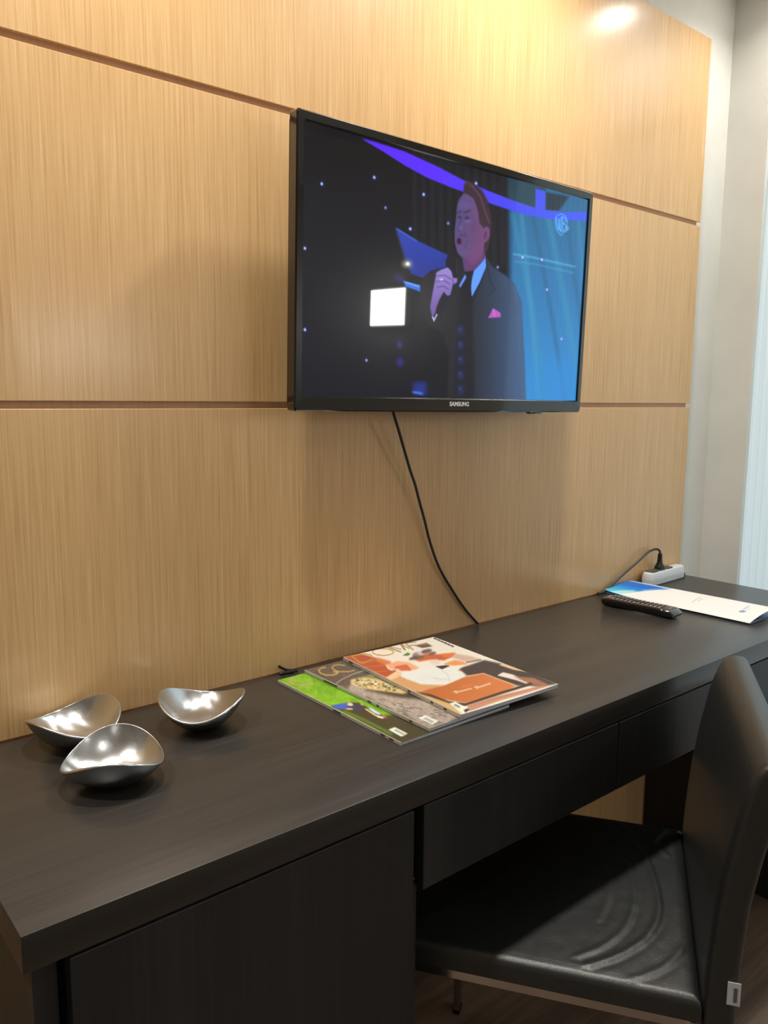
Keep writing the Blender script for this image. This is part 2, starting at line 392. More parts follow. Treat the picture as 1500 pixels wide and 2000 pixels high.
dpart('support_filler', (0.6642, -0.424, 0.592), (0.6710, -0.05, DB), M['dark_in'], 0)  # dark filler added to block the bright gap beside the first drawer
dpart('support_filler', (1.5170, -0.424, 0.60), (1.5245, -0.05, DB), M['dark_in'], 0)

# ================================================================== TELEVISION
# local frame: x along the wall, z up, y=0 at the bottom of the front face
TW, TH = 0.7228, 0.4455
tv = thing('television', 'flat black television on the oak wall showing a singer in a dark suit', 'television', (0.6950, -0.0956, 1.2010))
tv.rotation_euler = Euler((math.radians(1.2), math.radians(0.42), math.radians(0.0)), 'XYZ')
sx0, sx1, sz0, sz1 = 0.0142, 0.7080, 0.0245, 0.4300
bm = bmesh.new()    # bezel: a picture frame with a rounded outer edge
def loop(x0, z0, x1, z1, y): return [bm.verts.new(c) for c in ((x0, y, z0), (x1, y, z0), (x1, y, z1), (x0, y, z1))]
def rl(x0, z0, x1, z1, y, r):
    return [bm.verts.new(((x0+x1)/2+a, y, (z0+z1)/2+b)) for a, b in rrect(x1-x0, z1-z0, r, 4)]
L = [rl(0.004, 0.004, TW-0.004, TH-0.004, 0.024, 0.004), rl(0, 0, TW, TH, 0.020, 0.005), rl(0, 0, TW, TH, 0.0025, 0.005), rl(0.0022, 0.0022, TW-0.0022, TH-0.0022, 0.0, 0.005),
     rl(sx0-0.002, sz0-0.002, sx1+0.002, sz1+0.002, -0.0008, 0.001), rl(sx0, sz0, sx1, sz1, 0.0022, 0.001), rl(sx0, sz0, sx1, sz1, 0.006, 0.001)]
for a, b in zip(L, L[1:]):
    n = len(a)
    for k in range(n): bm.faces.new((a[k], a[(k+1) % n], b[(k+1) % n], b[k]))
from_bm('bezel', bm, M['black_gloss'], tv, ang=25)
bm = bmesh.new(); add_box(bm, (0.006, 0.0225, 0.006), (TW-0.006, 0.034, TH-0.006), 0.004, 2); add_box(bm, (0.10, 0.033, 0.05), (TW-0.10, 0.060, TH-0.10), 0.008, 3)
from_bm('back_cover', bm, M['black_matt'], tv)
box('wall_bracket', (0.26, 0.060, 0.12), (0.47, 0.0945, 0.30), M['black_matt'], tv, 0.002)
box('sensor_nub', (0.567, 0.004, -0.0035), (0.602, 0.016, 0.0008), M['black_gloss'], tv, 0.001)
# programme picture
c = Canvas(100, 90, 1460, 1440, 1.0, (8, 10, 17))
lerp = lambda a, b, t: np.array(a)*(1-t)[..., None]+np.array(b)*t[..., None]
c.a[:] = lerp((17, 18, 24), (9, 13, 27), np.clip((c.Y-300)/700, 0, 1))
c.poly([(100, 360), (640, 360), (640, 90), (100, 90)], (13, 13, 16), 20, .7)
for k in range(12):
    x = 630+k*40; c.poly([(x, 240), (x+22, 240), (x+26, 800), (x+4, 800)], (24, 27, 36), 4, 0.9)
c.poly([(1075, 380), (1460, 380), (1460, 1440), (1075, 1440)], lambda X, Y: lerp((30, 98, 142), (34, 132, 202), np.clip((Y-500)/850, 0, 1)), 12)  # teal stage curtain, with the window's cyan reflection partly painted in
c.poly([(1075, 380), (1240, 400), (1240, 545), (1075, 500)], (28, 52, 62), 6, 0.8)
for x0, x1, w_, cc in ((1090, 1250, 22, (45, 135, 175)), (1180, 1330, 14, (18, 80, 120)), (1250, 1400, 26, (44, 140, 180)), (1330, 1440, 14, (18, 84, 122)), (1130, 1210, 16, (60, 150, 190)), (1385, 1450, 14, (50, 140, 180))):
    c.line([(x0, 560), ((x0*0.45+x1*0.55), 1000), (x1, 1440)], w_, cc, 7, 0.55)
c.poly([(1225, 1230), (1400, 1230), (1400, 1440), (1225, 1440)], (30, 130, 205), 40, 0.8)
c.poly([(1238, 460), (1345, 480), (1300, 545), (1240, 545)], (20, 38, 56), 5)
c.line([(1095, 742), (1180, 757), (1370, 800)], 9, (95, 185, 215), 3, .6); c.line([(1100, 775), (1200, 790), (1365, 828)], 7, (75, 165, 200), 3, .5)
band = [(395, 205), (470, 226), (600, 270), (750, 340), (870, 405), (980, 452), (1100, 500), (1200, 535), (1300, 550), (1460, 552),
        (1460, 594), (1300, 588), (1200, 575), (1100, 548), (1000, 515), (870, 458), (800, 432), (700, 390), (600, 335), (500, 270), (430, 228)]
pc = lambda X, Y: lerp((88, 42, 245), (58, 84, 232), np.clip((X-700)/600, 0, 1))
c.poly(band, pc, 1.6); c.poly([(1194, 444), (1240, 456), (1238, 560), (1192, 548)], pc, 1.6)
for x, y, b in ((212, 415, 1), (456, 387, 1), (684, 467, 1), (508, 527, .6), (622, 625, 1), (796, 600, .6), (133, 713, 1), (924, 418, 1), (1022, 802, .6), (133, 1090, 1), (419, 1230, .7), (1135, 757, 1), (1222, 768, 1), (1245, 904, .8), (1310, 1128, .7), (113, 760, .8)):
    c.ell(x, y, 8, 10, (90, 110, 220), 3, 0.8*b); c.ell(x, y, 4.5, 5.5, (190, 205, 255), 1.2, b)
c.poly([(553, 618), (640, 672), (800, 748), (790, 800), (716, 818), (680, 850), (625, 832), (600, 760)], lambda X, Y: lerp((44, 66, 172), (28, 48, 140), np.clip((Y-640)/200, 0, 1)), 2)
c.line([(560, 624), (650, 680)], 6, (60, 100, 200), 2); c.line([(556, 628), (600, 770)], 8, (50, 50, 90), 3)
c.ell(607, 787, 22, 16, (190, 190, 160), 10, .9); c.ell(610, 786, 9, 8, (255, 255, 240), 3)
c.poly([(590, 864), (670, 885), (668, 914), (600, 890)], (52, 110, 220), 2); c.line([(592, 868), (664, 890)], 5, (130, 190, 255), 2)
c.poly([(560, 830), (600, 850), (590, 880), (540, 850)], (60, 50, 130), 10, .6)
# suit; its bluer right side has the window's reflection painted in
suit = lambda X, Y: lerp((26, 30, 40), (54, 82, 120), np.clip((X-880)/230, 0, 1))
c.poly([(668, 880), (690, 840), (740, 812), (800, 800), (860, 780), (965, 752), (1000, 800), (1060, 842), (1100, 880), (1130, 960), (1142, 1200), (1150, 1440), (790, 1440), (800, 1200), (770, 1110), (700, 1060), (672, 960)], suit, 3)
c.line([(1095, 890), (1118, 1000), (1124, 1200), (1140, 1400)], 10, (60, 95, 135), 6, .7)
c.line([(1050, 860), (1100, 1000)], 30, (52, 72, 100), 12, .6)
c.poly([(850, 890), (905, 935), (915, 1440), (820, 1440), (830, 1150)], (17, 20, 34), 5)
for k in range(5): c.ell(852, 1090+k*68, 16, 22, (32, 44, 110), 8, .7); c.ell(850, 1085+k*68, 4, 4, (70, 100, 170), 2, .7)
c.line([(968, 800), (940, 880), (905, 960), (890, 1100)], 5, (14, 18, 30), 2, .8); c.line([(968, 780), (990, 870), (1010, 905), (980, 930)], 4, (20, 26, 42), 2, .8)
c.poly([(846, 885), (872, 836), (884, 842), (850, 898)], (92, 140, 240), 1.2)
c.poly([(966, 750), (969, 800), (940, 870), (903, 938), (897, 905), (906, 850), (914, 815), (940, 790)], (92, 152, 250), 1.4)
c.poly([(872, 822), (914, 818), (898, 850), (903, 950), (876, 975), (850, 900), (880, 850)], (16, 17, 30), 1.5)
c.poly([(858, 750), (880, 740), (960, 700), (966, 760), (915, 816), (870, 822)], (92, 56, 108), 3)
# head
face = lambda X, Y: lerp((84, 72, 122), (112, 70, 118), np.clip((X-860)/110, 0, 1))
c.poly([(872, 455), (846, 490), (836, 530), (832, 575), (825, 635), (826, 690), (838, 735), (852, 752), (880, 762), (915, 745), (945, 750), (962, 700), (985, 650), (985, 560), (950, 470), (900, 445)], face, 2)
c.poly([(905, 700), (945, 640), (958, 700), (950, 760), (910, 790), (885, 775)], (112, 68, 116), 8, .8)
c.poly([(866, 462), (868, 425), (884, 404), (905, 410), (925, 430), (950, 448), (974, 492), (990, 545), (995, 610), (988, 670), (978, 722), (964, 738), (962, 690), (968, 640), (950, 612), (938, 600), (934, 550), (915, 490), (890, 470)], (56, 38, 52), 2)
c.line([(905, 428), (945, 480), (962, 540), (985, 600)], 6, (104, 74, 88), 2.5, .7); c.line([(880, 415), (905, 430)], 12, (84, 50, 58), 4, .8)
c.ell(968, 652, 17, 36, (112, 70, 122), 2, 1, 8); c.ell(966, 656, 7, 20, (84, 46, 92), 3, .9, 8)
c.line([(838, 552), (856, 546)], 6, (56, 40, 80), 2); c.line([(870, 552), (896, 542)], 7, (56, 40, 80), 2)
c.ell(848, 572, 9, 7, (50, 38, 80), 2.5, .9); c.ell(882, 576, 12, 8, (54, 40, 82), 3, .9); c.ell(886, 592, 16, 7, (120, 98, 160), 4, .6)
c.line([(858, 575), (846, 618), (842, 636), (858, 638)], 5, (66, 46, 92), 2.5, .9); c.ell(852, 622, 8, 14, (116, 92, 150), 4, .6)
c.ell(848, 682, 17, 24, (104, 62, 112), 3, .9); c.ell(846, 682, 10, 15, (38, 22, 48), 2.5); c.line([(874, 640), (884, 680), (872, 712)], 4, (72, 48, 98), 3, .8)
c.ell(915, 640, 26, 60, (100, 64, 108), 14, .55); c.ell(868, 735, 22, 12, (104, 76, 124), 6, .6); c.ell(860, 655, 16, 5, (58, 38, 72), 3, .55); c.line([(840, 704), (858, 708)], 4, (128, 84, 130), 2, .6); c.line([(904, 560), (916, 600), (908, 640)], 4, (74, 54, 96), 5, .5)
c.line([(845, 505), (905, 500)], 3, (78, 60, 116), 3, .5); c.ell(870, 515, 30, 14, (104, 88, 152), 8, .5)
# microphone and hand
c.ell(816, 778, 31, 46, (19, 18, 34), 3, 1, 10); c.poly([(812, 800), (846, 812), (800, 945), (760, 1025), (734, 1015), (762, 930)], (20, 20, 36), 2)
c.line([(838, 760), (836, 830)], 5, (80, 62, 60), 3, .7)
hand = lambda X, Y: lerp((146, 128, 204), (112, 88, 160), np.clip((Y-820)/170, 0, 1))
c.poly([(742, 825), (765, 812), (795, 802), (812, 822), (818, 850), (838, 852), (836, 872), (818, 880), (806, 928), (792, 934), (776, 914), (758, 945), (742, 985), (736, 1012), (722, 1030), (712, 985), (722, 930), (732, 880)], hand, 2)
for pts in ([(742, 842), (780, 838), (808, 856)], [(740, 868), (775, 862), (803, 878)], [(744, 894), (775, 888), (797, 904)], [(818, 852), (818, 880)]): c.line(pts, 4, (72, 54, 116), 2, .85)
c.ell(765, 858, 9, 5, (210, 205, 240), 2, .8); c.poly([(720, 1028), (730, 1054), (748, 1018), (742, 1014), (732, 1036), (726, 1026)], (170, 180, 225), 1.4)
c.poly([(985, 1022), (1000, 988), (1018, 1000), (1034, 1010), (1036, 1030), (975, 1034)], (184, 86, 190), 1.6); c.line([(1002, 996), (1010, 1026)], 3, (225, 150, 220), 2, .7)
c.poly([(630, 1330), (695, 1325), (700, 1390), (640, 1385)], (30, 50, 150), 10, .8); c.line([(635, 1375), (675, 1382)], 10, (60, 130, 240), 4)
c.ell(574, 1238, 16, 22, (50, 46, 160), 8, .7); c.ell(572, 1158, 12, 16, (60, 50, 170), 6, .7)
# channel logo: shield outline with two letters and a small figure at its foot
lg = (86, 168, 246)
def logo(pts, wd): c.line([(1283+x*56/100, 560+y*96/100) for x, y in pts], wd, lg, 1.0, .95)
logo([(50, 0), (20, 6), (2, 18), (0, 45), (8, 70), (25, 88), (46, 102), (66, 88)], 4); logo([(50, 0), (78, 8), (96, 28), (97, 48), (90, 58)], 4)
logo([(10, 20), (16, 58), (28, 76), (30, 24)], 5); logo([(30, 24), (36, 74), (46, 86), (48, 14)], 5)
logo([(58, 14), (60, 84), (72, 78)], 5); logo([(58, 14), (80, 20), (86, 32), (72, 44), (60, 46), (78, 50), (84, 58)], 5)
c.ell(1283+52, 560+66, 9, 12, lg, 1.2, .85); c.ell(1283+46, 560+80, 5, 5, lg, 1, .8)
kx, kz = 520, 320
S_, T_ = np.meshgrid(np.linspace(0, 1, kx), np.linspace(0, 1, kz))
X_, Y_ = homog([(130, 120), (1430, 497), (1372, 1408), (115, 1395)])(S_, T_)
P = np.stack([sx0+S_*(sx1-sx0), np.full_like(S_, 0.003), sz1-T_*(sz1-sz0)], -1)
me = grid_mesh('screen', P); set_picture(me, c.sample(X_, Y_)); me.flip_normals() if me.polygons[0].normal.y > 0 else None
link('screen', me, M['screen'], tv)
# maker's name on the lower bezel
cu_ = bpy.data.curves.new('maker_name', 'FONT'); cu_.body = 'SAMSUNG'; cu_.size = 0.0105; cu_.extrude = 0.0002; cu_.offset = 0.00035; cu_.align_x = 'CENTER'; cu_.space_character = 1.05
tmp = bpy.data.objects.new('tmp', cu_); COL.objects.link(tmp); bpy.context.view_layer.update()
me = bpy.data.meshes.new_from_object(tmp.evaluated_get(bpy.context.evaluated_depsgraph_get())); bpy.data.objects.remove(tmp)
o = link('maker_name', me, M['silver'], tv, (0.3594, -0.0010, 0.0108)); o.rotation_euler = (PI/2, 0, 0)
o['label'] = 'silver SAMSUNG lettering'

# television cable hanging down the wall to the desk
bm = bmesh.new()
tube(bm, spline([(0.9295, -0.045, 1.233), (0.9415, -0.04, 1.203), (0.9645, -0.034, 1.158), (0.9995, -0.024, 1.09), (1.0165, -0.02, 1.06), (1.0315, -0.0155, 1.028), (1.0495, -0.012, 0.988), (1.0685, -0.01, 0.938), (1.0975, -0.008, 0.8825), (1.1435, -0.0065, 0.8224), (1.1755, -0.006, 0.785), (1.2075, -0.006, 0.754), (1.2155, -0.004, 0.7478)], 8), 0.0027, 10)
tag(from_bm('television_cable', bm, M['black_cable']), 'thin black cable hanging from the television down the oak panels to the desk', 'cable')
bm = bmesh.new()
tube(bm, spline([(0.7185, -0.0045, 0.7600), (0.7265, -0.0048, 0.7545), (0.7355, -0.0060, 0.7500), (0.7455, -0.0090, 0.7482), (0.7515, -0.014, 0.7482)], 6), 0.0022, 8)
tube(bm, spline([(0.7415, -0.0160, 0.7492), (0.7295, -0.0150, 0.7496), (0.7145, -0.0130, 0.7492)], 6), [0.0030]*12+[0.0022], 10)
tag(from_bm('cable_end', bm, M['black_cable']), 'short black cable end poking up at the wall behind the magazines', 'cable')

# ================================================================== BOWLS
def bowl(x, y, th, label):
    t = thing('metal_bowl', label, 'bowl', (x, y, DZ), th, 'small metal bowls on the desk')
    A, B, zl, zh = 0.0622, 0.0617, 0.0250, 0.0485
    N, K = 96, 22
    def surf(off):
        P = np.zeros((K+1, N+1, 3))
        for i in range(K+1):
            s = i/K
            for j in range(N+1):
                a = 2*PI*j/N; rimz = zl+(zh-zl)*math.cos(a)**2
                # organic rounded-square plan drawn in towards the base
                r = (s**0.80)
                q = 1+0.015*math.cos(3*a+1)*s
                bz = 0.0012+rimz*(s**2.35)
                P[i, j] = (A*q*r*math.cos(a), B*q*r*math.sin(a), bz)
        return P
    P = surf(0)
    # normals for thickness
    du = np.gradient(P, axis=0); dv = np.gradient(P, axis=1); dv[:, 0] = dv[:, -1] = P[:, 1]-P[:, -2]
    nrm = np.cross(du, dv); nrm /= (np.linalg.norm(nrm, axis=2, keepdims=True)+1e-12); nrm[0] = (0, 0, 1)
    if nrm[K//2, 0, 2] < 0: nrm = -nrm; nrm[0] = (0, 0, 1)
    th_ = 0.0036
    Pi = P+nrm*th_*np.linspace(1.0, 0.75, K+1)[:, None, None]
    bm = bmesh.new()
    def addg(G, k0, k1):
        R = [[bm.verts.new(G[i, j]) for j in range(N)] for i in range(k0, k1+1)]
        for a, b in zip(R, R[1:]):
            for j in range(N): bm.faces.new((a[j], a[(j+1) % N], b[(j+1) % N], b[j]))
        return R
    R = addg(P, 2, K); bm.faces.new(R[0])
    bmesh.ops.recalc_face_normals(bm, faces=bm.faces)
    from_bm('bowl_outside', bm, M['alu_out'], t, ang=60)
    bm = bmesh.new(); R = addg(Pi, 1, K); bm.faces.new(R[0])
    # rounded lip from the inside rim to the outside rim
    mid = []
    for k in range(1, 5):
        a = PI*k/5; mid.append([bm.verts.new((Pi[K, j]+P[K, j])/2+(Pi[K, j]-P[K, j])/2*math.cos(a)+np.array([0, 0, 1])*0.0011*math.sin(a)) for j in range(N)])
    last = [bm.verts.new(P[K, j]) for j in range(N)]
    for a, b in zip([R[-1]]+mid, mid+[last]):
        for j in range(N): bm.faces.new((a[j], a[(j+1) % N], b[(j+1) % N], b[j]))
    from_bm('bowl_inside', bm, M['alu_in'], t, ang=80)
bowl(0.5143, -0.1210, -0.6841, 'small polished metal bowl nearest the magazines, two pointed tips left and right')
bowl(0.3473, -0.2130, 1.1184, 'small polished metal bowl in front, nearest the desk edge')
bowl(0.3471, -0.0696, 0.3199, 'small polished metal bowl at far left by the wall, partly hidden behind the front bowl')

# ================================================================== MAGAZINES
def magazine(name, label, ox, oy, rot, wd, ln, z, th, corners, canvas, lift=lambda s, t: 0*s, ink=()):
    """spine along the left; s across, t from the wall to the front"""
    tg = thing(name, label, 'magazine', (ox, oy, z), rot, 'fanned magazines on the desk')
    nx, ny = 190, 240
    S, T2 = np.meshgrid(np.linspace(0, 1, nx), np.linspace(0, 1, ny))
    x, y = homog(corners)(S, T2)
    P = np.stack([S*wd, -T2*ln, th+lift(S, T2)+0*S], -1)
    me = grid_mesh('cover', P); set_picture(me, canvas.sample(x, y))
    if me.polygons[0].normal.z < 0: me.flip_normals()
    link('cover', me, M['print'], tg)
    # pages: closed block following the lift
    bm = bmesh.new(); n = 24
    def blockrows(z0, z1, in_):
        top = [[None]*(n+1) for _ in range(2)]; bot = [[None]*(n+1) for _ in range(2)]
        for r, tt in enumerate((0+in_, 1-in_)):
            for k in range(n+1):
                s = 0.004+(1-0.004-in_)*k/n; l = float(lift(np.array(s), np.array(tt)))
                top[r][k] = bm.verts.new((s*wd, -tt*ln, z1+l)); bot[r][k] = bm.verts.new((s*wd, -tt*ln, z0+l))
        for k in range(n):
            bm.faces.new((top[0][k], top[0][k+1], top[1][k+1], top[1][k])); bm.faces.new((bot[0][k], bot[1][k], bot[1][k+1], bot[0][k+1]))
            for r in (0, 1): bm.faces.new((top[r][k], bot[r][k], bot[r][k+1], top[r][k+1]))
        for k in (0, n): bm.faces.new((top[0][k], top[1][k], bot[1][k], bot[0][k]))
    blockrows(0.0002, th-0.0003, 0.003)
    from_bm('pages', bm, M['paper'], tg, sm=False)
    bm = bmesh.new(); add_box(bm, (-0.0006, -ln, 0.0), (0.0006, 0, th+0.0002), 0.0003, 1); sp = from_bm('spine', bm, M['spine'], tg)
    if ink:
        for a, b in ink: box('spine_print', (-0.0009, -ln*b, th*0.3), (-0.0005, -ln*a, th*0.75), M['spine_ink'], sp)
    return tg

k3 = scr(520, 1200, 2.4194); k8 = scr(780, 1240, 8.3333); k1 = scr(590, 1235, 5.0); kc = scr(840, 1240, 5.357); kz_ = scr(660, 1245, 10.0); kb = scr(540, 1290, 5.769); km = scr(640, 1310, 6.522)
# ---- bottom magazine: football pitch green
g = Canvas(535, 1295, 1010, 1465, 3.0, (112, 168, 30))
nz = smoothnoise(g.h, g.w, 26, 1)*0.6+smoothnoise(g.h, g.w, 9, 2)*0.4
g.a = lerp((92, 150, 22), (148, 205, 48), nz)
g.poly(kb([(0, 190), (300, 130), (420, 230), (1050, 470), (1500, 700), (1500, 981), (1420, 940), (690, 545)]), (96, 152, 38), 1, 0)
g.line(kb([(235, 190), (190, 215), (180, 240), (215, 270), (300, 290), (400, 290), (490, 262)]), 4.2, (186, 160, 130), 1.2, .85)
g.line(kb([(235, 190), (260, 196)]), 2.5, (190, 165, 140), 1, .8)
g.poly(kb([(690, 560), (950, 500), (1040, 500), (1500, 760), (2600, 1100), (1600, 1300), (1420, 925), (800, 600)]), (62, 58, 38), 1)
g.poly(kb([(690, 545), (900, 508), (960, 520), (940, 560), (820, 590), (770, 585)]), (58, 96, 200), 1)
g.poly(kb([(900, 545), (1080, 530), (1090, 565), (960, 590), (880, 585)]), (44, 56, 92), 1)
g.ell(*kb([(935, 525)])[0], 6, 3.5, (225, 205, 180), .8); g.ell(*kb([(1080, 520)])[0], 4, 2.4, (190, 150, 120), .8); g.ell(*kb([(915, 580)])[0], 8, 2, (214, 170, 150), .8)
g.poly(kb([(1130, 560), (1180, 560), (1270, 620), (1250, 640), (1190, 615)]), (200, 215, 240), 1)
g.line(kb([(1110, 575), (1200, 640), (1270, 668)]), 3, (226, 220, 140), .8); g.line(kb([(1230, 655), (1280, 665)]), 4, (235, 220, 205), .8)
g.poly(kb([(1270, 620), (1350, 655), (1350, 685), (1290, 670)]), (180, 120, 100), 1)
for k in range(7): g.line(kb([(1350+k*28, 690+k*6), (1370+k*28, 720+k*8)]), 2.5, (120, 92, 70), 1, .7)
g.poly(kb([(1320, 715), (1500, 760), (1600, 830), (1500, 850), (1420, 780)]), (118, 132, 44), 2, .9)
g.poly([(770, 1400), (1012, 1360), (1012, 1466), (740, 1466)], (66, 62, 42), 3)
g.line(kb([(850, 610), (1060, 700), (1180, 760), (1330, 840)]), 6, (98, 138, 46), 2, .8)
g.poly(kb([(1310, 795), (1385, 762), (1505, 825), (1430, 862)]), (228, 236, 222), .5)
for k in range(6): g.line(kb([(1372+k*14, 800+k*8), (1400+k*14, 788+k*8)]), 0.9, (70, 80, 74), .3)
magazine('magazine', 'bottom magazine of the fan, bright green cover with white barcode label', 0.6943, -0.0400, 0.0, 0.2245, 0.3180, DZ, 0.005,
         [(543, 1329), (790, 1268), (990, 1372), (785, 1450)], g, ink=((0.50, 0.56), (0.86, 0.89), (0.92, 0.95)))
# ---- middle magazine: brown-grey with a stuffed flatbread on a board
g = Canvas(585, 1225, 1060, 1440, 3.0, (96, 84, 76))
nz = smoothnoise(g.h, g.w, 16, 5)*0.6+smoothnoise(g.h, g.w, 5, 6)*0.4
g.a = lerp((80, 68, 62), (108, 96, 88), nz)
lo = lerp((146, 134, 124), (196, 184, 172), nz)
g.poly(km([(300, 250), (340, 180), (900, 250), (1500, 380), (1800, 520), (1500, 700), (1320, 740), (130, 190)]), lambda X, Y: lo, 3)
g.line(kb([(700, 275), (760, 230), (880, 170), (1000, 130), (1100, 120)]), 2.2, (176, 168, 160), .8, .9)
g.poly(km([(520, 265), (780, 330), (1000, 372), (1380, 400), (1400, 350), (1100, 230), (560, 220)]), (74, 62, 50), 2.5)
g.poly(km([(330, 130), (420, 100), (620, 60), (760, 120), (1000, 190), (1150, 290), (1000, 320), (800, 290), (620, 270), (430, 225), (330, 190)]), (214, 190, 140), 1.5)
bread = np.random.default_rng(9)
for k in range(150):
    a, b = bread.random(2); x = 380+a*560; y = 95+a*120+b*(110-20*a)
    g.ell(*km([(x, y)])[0], 1.5+bread.random()*2.2, 0.8+bread.random(), [(70, 92, 46), (232, 214, 160), (176, 140, 76), (104, 112, 52), (240, 228, 196), (120, 82, 48)][int(bread.random()*6)], .6, .9)
g.line(km([(380, 100), (520, 85), (700, 110), (860, 190)]), 5, (62, 82, 50), 1.6, .6)
for k in range(46):
    x = 460+bread.random()*1000; y = 300+(x-460)*0.22+bread.random()*200; a = bread.random()*0.9-0.2
    if y < 320+(x-460)*0.42+60: g.line(km([(x, y), (x+50*math.cos(a), y+28*math.sin(a)), (x+95*math.cos(a+.5), y+30*math.sin(a+.5))]), 1.2, (74, 72, 58), .5, .8)
g.line(kb([(560, 82), (510, 88), (480, 115), (500, 150), (570, 175), (650, 176), (700, 160), (712, 140), (660, 135)]), 2.6, (196, 164, 84), .5)
g.line(kb([(712, 142), (690, 165)]), 2.2, (196, 164, 84), .5)
g.line(kb([(790, 60), (720, 48), (655, 58), (636, 85), (665, 115), (730, 134), (830, 136), (905, 120)]), 2.4, (190, 160, 92), .5)
g.poly(km([(1185, 615), (1265, 582), (1425, 652), (1345, 690)]), (232, 234, 226), .5)
for k in range(6): g.line(km([(1245+k*17, 625+k*9), (1285+k*17, 610+k*9)]), 0.9, (90, 92, 88), .3)
magazine('magazine', 'middle magazine of the fan, grey-brown cover with a filled flatbread', 0.7495, -0.0385, 0.0, 0.2250, 0.3190, DZ+0.0054, 0.005,
         [(594, 1309), (800, 1256), (1048, 1358), (842, 1423)], g, ink=((0.18, 0.30), (0.55, 0.58), (0.62, 0.64), (0.86, 0.88)))
# ---- top magazine: person in a white jacket leaning over a table
g = Canvas(660, 1235, 1120, 1405, 3.0, (232, 226, 214))
g.poly(k1([(400, 245), (560, 210), (720, 250), (900, 300), (880, 340), (980, 380), (880, 440), (640, 350)]), (176, 78, 44), 1.2)
for k in range(4): g.line(k1([(560+k*70, 300+k*42), (800+k*40, 270+k*55)]), 2.2, (206, 112, 66), 1, .8)
g.poly(k1([(740, 250), (900, 290), (900, 340), (760, 290)]), (214, 126, 72), 2)
g.poly(k1([(880, 440), (1000, 390), (1100, 440), (1500, 520), (1500, 800), (1300, 760)]), (206, 156, 108), 3)
# white wall / headwear and faces
g.poly(k1([(860, 320), (960, 285), (1090, 300), (1200, 350), (1130, 385), (1010, 370), (930, 360)]), (232, 170, 130), 1.5)
g.line(k1([(862, 325), (890, 355), (930, 370)]), 3, (250, 220, 205), 1); g.line(k1([(960, 345), (1060, 330), (1110, 370)]), 4, (186, 84, 56), 1.5); g.poly(k1([(985, 345), (1080, 340), (1120, 375), (1010, 375)]), (205, 98, 68), 1.5)
g.poly(k1([(880, 440), (960, 385), (1010, 385), (1020, 420), (960, 450), (930, 460)]), (232, 196, 160), 1.5)
g.poly(k8([(120, 620), (230, 590), (560, 540), (690, 540), (800, 580), (1000, 525), (1200, 520), (1225, 620), (1180, 690), (990, 765), (730, 795), (480, 790), (260, 720), (120, 670)]), (226, 228, 224), .9)
for k in range(9): g.line(k8([(560+k*20, 640+k*8), (430+k*75, 760-abs(k-4)*8)]), 1.0, (204, 200, 196), .7, .7)
g.line(k8([(800, 580), (900, 640), (960, 760)]), 1.4, (196, 190, 186), .8, .7)
g.poly(k8([(1060, 590), (1160, 530), (1290, 520), (1250, 575), (1180, 605)]), (214, 138, 96), .8)
g.poly(k8([(820, 480), (1000, 425), (1150, 455), (1220, 500), (1000, 510), (860, 500)]), (232, 152, 88), 1)
g.poly(k8([(1200, 500), (1330, 470), (1490, 500), (1400, 545), (1280, 550)]), (238, 210, 190), 1)
g.poly(k8([(680, 520), (860, 505), (930, 515), (800, 565)]), (52, 52, 54), .8)
g.poly(k8([(300, 410), (480, 320), (720, 335), (1000, 320), (960, 370), (820, 430), (560, 420), (400, 445)]), (196, 98, 64), 1.2)
g.poly(k8([(760, 330), (1000, 318), (940, 385), (800, 380)]), (226, 122, 62), 1)
g.poly(k8([(1000, 330), (1250, 370), (1440, 425), (1200, 465), (940, 385)]), (204, 176, 160), 1.5)
g.line(k8([(1200, 468), (1440, 430)]), 1.8, (96, 72, 72), .6)
for x, y, rx, ry, cc in ((340, 340, 9, 5, (128, 108, 104)), (440, 300, 12, 4, (212, 202, 206)), (500, 285, 11, 4, (96, 72, 72)), (300, 390, 10, 3, (70, 64, 62)), (600, 320, 8, 3, (104, 80, 72)), (400, 380, 9, 2.6, (92, 90, 64))):
    g.ell(*k8([(x, y)])[0], rx, ry, cc, 1.2, .9, -10)
g.poly(k8([(100, 345), (180, 300), (230, 325), (200, 350), (140, 350)]), (74, 128, 48), .8)
g.poly(k8([(560, 430), (700, 410), (760, 470), (700, 500), (600, 480)]), (226, 206, 196), 1.5)
# dark apron / table cloth on the right
g.poly(kc([(380, 360), (640, 280), (830, 320), (1120, 400), (1320, 480), (1440, 520), (1260, 545), (1130, 530), (1000, 530), (640, 420), (470, 430)]), (66, 62, 64), 1.2)
g.poly(kc([(800, 330), (850, 315), (1100, 380), (1260, 440), (1100, 405), (960, 380)]), (222, 190, 156), .8)
g.poly(kc([(790, 430), (850, 400), (960, 425), (1130, 500), (1120, 520), (1000, 480)]), (232, 220, 208), .8)
g.poly(kc([(960, 440), (1180, 460), (1330, 520), (1280, 545), (1150, 520)]), (160, 110, 88), 1.2)
